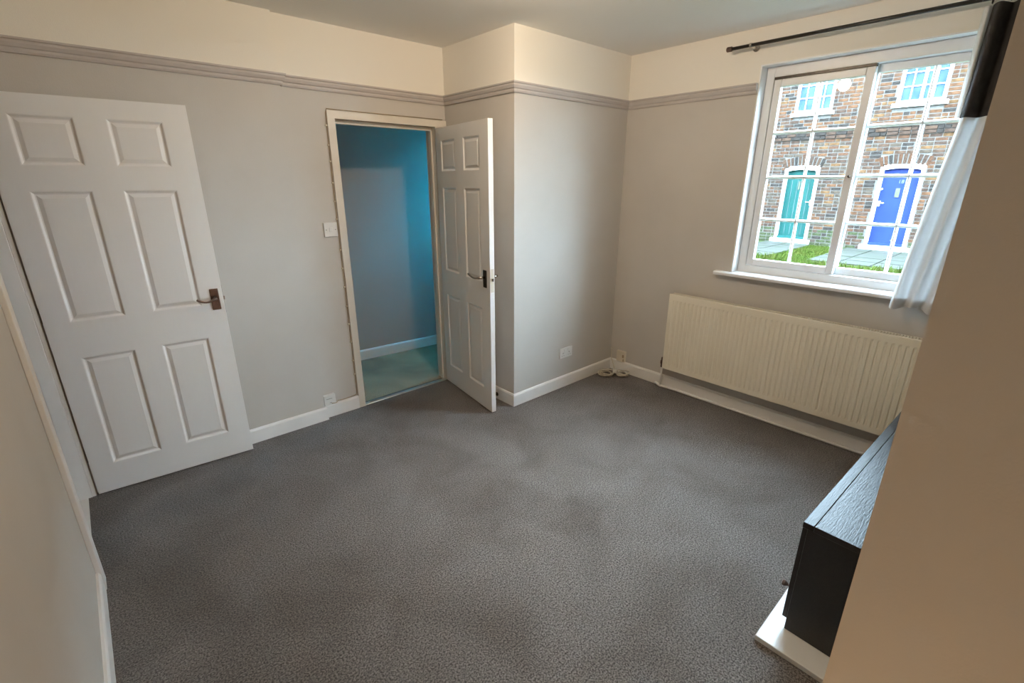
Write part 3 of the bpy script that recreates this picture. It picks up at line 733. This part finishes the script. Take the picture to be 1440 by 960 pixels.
# arches of upright bricks over the doors come first
arches = []
for o in openings[:2]:
    c = (o[0]+o[1])/2; Rr = 1.55; zc0 = o[3]+.005-Rr; na = 11
    for k in range(na):
        a = (k-(na-1)/2)*.0555
        arches.append((c, zc0, Rr, a))
shared = {}
def share(L, mi):
    key = (round(L, 2), mi)
    if key not in shared:
        L2 = round(L, 2); d = .0045; m = MB(); H = CP-J
        m.add([(.01, 0, 0), (.01, L2, 0), (.01, L2, H), (.01, 0, H), (-.006, d, d), (-.006, L2-d, d), (-.006, L2-d, H-d), (-.006, d, H-d)],
              [(0, 1, 5, 4), (1, 2, 6, 5), (2, 3, 7, 6), (3, 0, 4, 7), (4, 5, 6, 7)])
        shared[key] = m.mesh('brick', bmats[mi])
    return shared[key]
NP = 300-len(arches); pick = set(id(b) for b in cand[:NP])
rest = MB()
for b in allb:
    mi = brickmi(b); pr = (.03 if b[3] else 0)+random.uniform(-.002, .005)
    if id(b) in pick:
        o = bpy.data.objects.new('brick', share(b[1]-b[0], mi)); COL.objects.link(o); o.parent = house
        o.location = (-pr, b[0], b[2]-GZ)
    else:
        d = .004; H = CP-J; x0 = .01; x1 = -.006-pr; a, c, zz = b[0], b[1], b[2]-GZ
        if c-a < .02: continue
        rest.add([(x0, a, zz), (x0, c, zz), (x0, c, zz+H), (x0, a, zz+H), (x1, a+d, zz+d), (x1, c-d, zz+d), (x1, c-d, zz+H-d), (x1, a+d, zz+H-d)],
                 [(0, 1, 5, 4), (1, 2, 6, 5), (2, 3, 7, 6), (3, 0, 4, 7), (4, 5, 6, 7)], mi)
ro = rest.build('brickwork', bmats, house); ro['kind'] = 'stuff'
am = {}
for k in range(4):
    mi = [2, 4, 5, 0][k]; m = MB(); d = .004
    wb, wt, H = .064, .078, .225
    m.add([(.01, -wb/2, 0), (.01, wb/2, 0), (.01, wt/2, H), (.01, -wt/2, H), (-.006, -wb/2+d, d), (-.006, wb/2-d, d), (-.006, wt/2-d, H-d), (-.006, -wt/2+d, H-d)],
          [(0, 1, 5, 4), (1, 2, 6, 5), (2, 3, 7, 6), (3, 0, 4, 7), (4, 5, 6, 7)])
    am[k] = m.mesh('brick', bmats[mi])
for c, zc0, Rr, a in arches:
    o = bpy.data.objects.new('brick', am[random.randrange(4)]); COL.objects.link(o); o.parent = house
    o.location = (-.004, c+Rr*math.sin(a), zc0+Rr*math.cos(a)-GZ); o.rotation_euler = (-a, 0, 0)

# front doors
def archpoly(y0, y1, z0, zs_, rise, n=10):
    c = (y0+y1)/2; pts = [(y0, z0), (y1, z0)]
    for k in range(n+1):
        f = k/n; y = y1+(y0-y1)*f; pts.append((y, zs_+rise*(1-(2*f-1)**2)))
    return pts
for di, (y0, y1, z0, z1, _) in enumerate(openings[:2]):
    zb = .03; mt = ['teal_paint', 'blue_paint'][di]
    d = lh(MB().prism(archpoly(y0+.06, y1-.06, zb+.09, 1.895, .045), 'x', HX+.06, HX+.10)).build('front_door', mt, house)
    d['label'] = ['teal painted front door with arched white frame', 'blue painted front door with arched white frame'][di]
    # arched white frame: outer minus inner, as a strip
    outer = archpoly(y0, y1, zb+.05, 1.945, .065); inner = archpoly(y0+.078, y1-.078, zb+.05, 1.880, .040)
    fm = MB(); n = len(outer); xa, xb = HX-.012, HX+.075
    seq = list(range(1, n))+[0]
    vs = []
    for i in seq: vs += [(xa, *outer[i]), (xa, *inner[i]), (xb, *outer[i]), (xb, *inner[i])]
    fs = []
    for i in range(len(seq)-1):
        a, b = 4*i, 4*i+4
        fs += [(a, a+1, b+1, b), (a+2, b+2, b+3, a+3), (a, b, b+2, a+2), (a+1, a+3, b+3, b+1)]
    fs += [(0, 2, 3, 1), (4*(n-1), 4*(n-1)+1, 4*(n-1)+3, 4*(n-1)+2)]
    fm.add(vs, fs); lh(fm).build('frame', 'house_white', d)
    lh(MB().box(HX-.02, HX+.07, y0+.078, y1-.078, zb+.05, zb+.115)).build('weather_board', mt, d)
    lh(MB().box(HX-.09, HX+.08, y0-.08, y1+.08, GZ, zb+.055)).build('door_step', 'house_white', d, bevel=.01)
    lh(MB().box(HX+.054, HX+.061, y0+.07, y1-.07, 1.715, 1.735)).build('transom_groove', mt, d)
    if di == 0:
        hy_, hz_ = 1.435, 1.084
        for k in range(1, 5): lh(MB().box(HX+.057, HX+.0605, y0+.078+k*.141-.003, y0+.078+k*.141+.003, .2, 1.70)).build('board_joint', 'slate', d)
        lh(MB().box(HX+.045, HX+.061, 1.76, 1.80, 1.40, 1.62)).build('letter_plate', 'brass_plate', d)
        hb = MB().box(HX+.05, HX+.061, hy_-.02, hy_+.015, hz_-.09, hz_+.05); hb.tube([(HX+.055, hy_, hz_), (HX+.01, hy_, hz_), (HX+.01, hy_+.10, hz_)], .011, 8)
    else:
        hy_, hz_ = -.112, 1.10
        lh(MB().box(HX+.045, HX+.061, -.475, -.385, 1.25, 1.46)).build('letter_plate', 'brass_plate', d)
        lh(MB().lathe([(.024, .061), (.024, .045), (.014, .040)], (HX, -.10, 1.44), 'x', 14)).build('lock', 'house_white', d)
        hb = MB().box(HX+.05, HX+.061, hy_-.022, hy_+.022, hz_-.07, hz_+.06); hb.tube([(HX+.055, hy_, hz_+.01), (HX+.01, hy_, hz_+.01), (HX+.01, hy_-.10, hz_+.01)], .013, 8)
        lh(MB().box(HX+.05, HX+.061, -.62, -.52, .22, .235)).build('kick_mark', 'house_white', d)
        cu = bpy.data.curves.new('number', 'FONT'); cu.body = '18'; cu.size = .115; cu.extrude = .004; cu.align_x = 'CENTER'
        to = bpy.data.objects.new('tmp', cu); COL.objects.link(to)
        bpy.context.view_layer.update()
        me = bpy.data.meshes.new_from_object(to.evaluated_get(bpy.context.evaluated_depsgraph_get())); bpy.data.objects.remove(to)
        me.materials.clear(); me.materials.append(M['number_white'])
        no = bpy.data.objects.new('number', me); COL.objects.link(no); no.parent = d
        no.location = (.054, -.455, 1.575-GZ); no.rotation_euler = (PI/2, 0, -PI/2)
    lh(hb).build('handle', 'house_white', d)
# upper windows
for wi, (y0, y1, z0, z1, _) in enumerate(openings[2:]):
    f = MB(); fw = .065; xa, xb = HX-.006, HX+.07
    f.box(xa, xb, y0, y0+fw, z0, z1).box(xa, xb, y1-fw, y1, z0, z1).box(xa, xb, y0+fw, y1-fw, z0, z0+fw).box(xa, xb, y0+fw, y1-fw, z1-fw, z1)
    ym = (y0+y1)/2; f.box(xa+.005, xb, ym-.03, ym+.03, z0+fw, z1-fw)
    wo = lh(f).build('sash_window', 'house_white', house, bevel=.004)
    rows = 4; hz = (z1-z0-2*fw)/rows; cw = (ym-.03-y0-fw)/2
    lh(MB().box(HX-.07, HX+.06, y0-.07, y1+.07, z0-.085, z0+.005)).build('window_sill', 'house_white', wo, bevel=.006)
    for side in (0, 1):
        ya = y0+fw if side == 0 else ym+.03
        lh(MB().box(HX+.012, HX+.045, ya+cw-.011, ya+cw+.011, z0+fw, z1-fw)).build('glazing_bar', 'house_white', wo)
        for r in range(1, rows):
            zc = z0+fw+hz*r; lh(MB().box(HX+.012, HX+.045, ya, ya+2*cw, zc-.011, zc+.011)).build('glazing_bar', 'house_white', wo)
        for r in range(rows):
            for c in range(2): lh(MB().box(HX+.03, HX+.036, ya+cw*c+.002, ya+cw*(c+1)-.002, z0+fw+hz*r+.002, z0+fw+hz*(r+1)-.002)).build('pane', 'far_pane', wo)
    lh(MB().box(HX+.30, HX+.32, y0-.1, y1+.1, z0-.1, z1+.1)).build('room_backing', 'slate', wo)
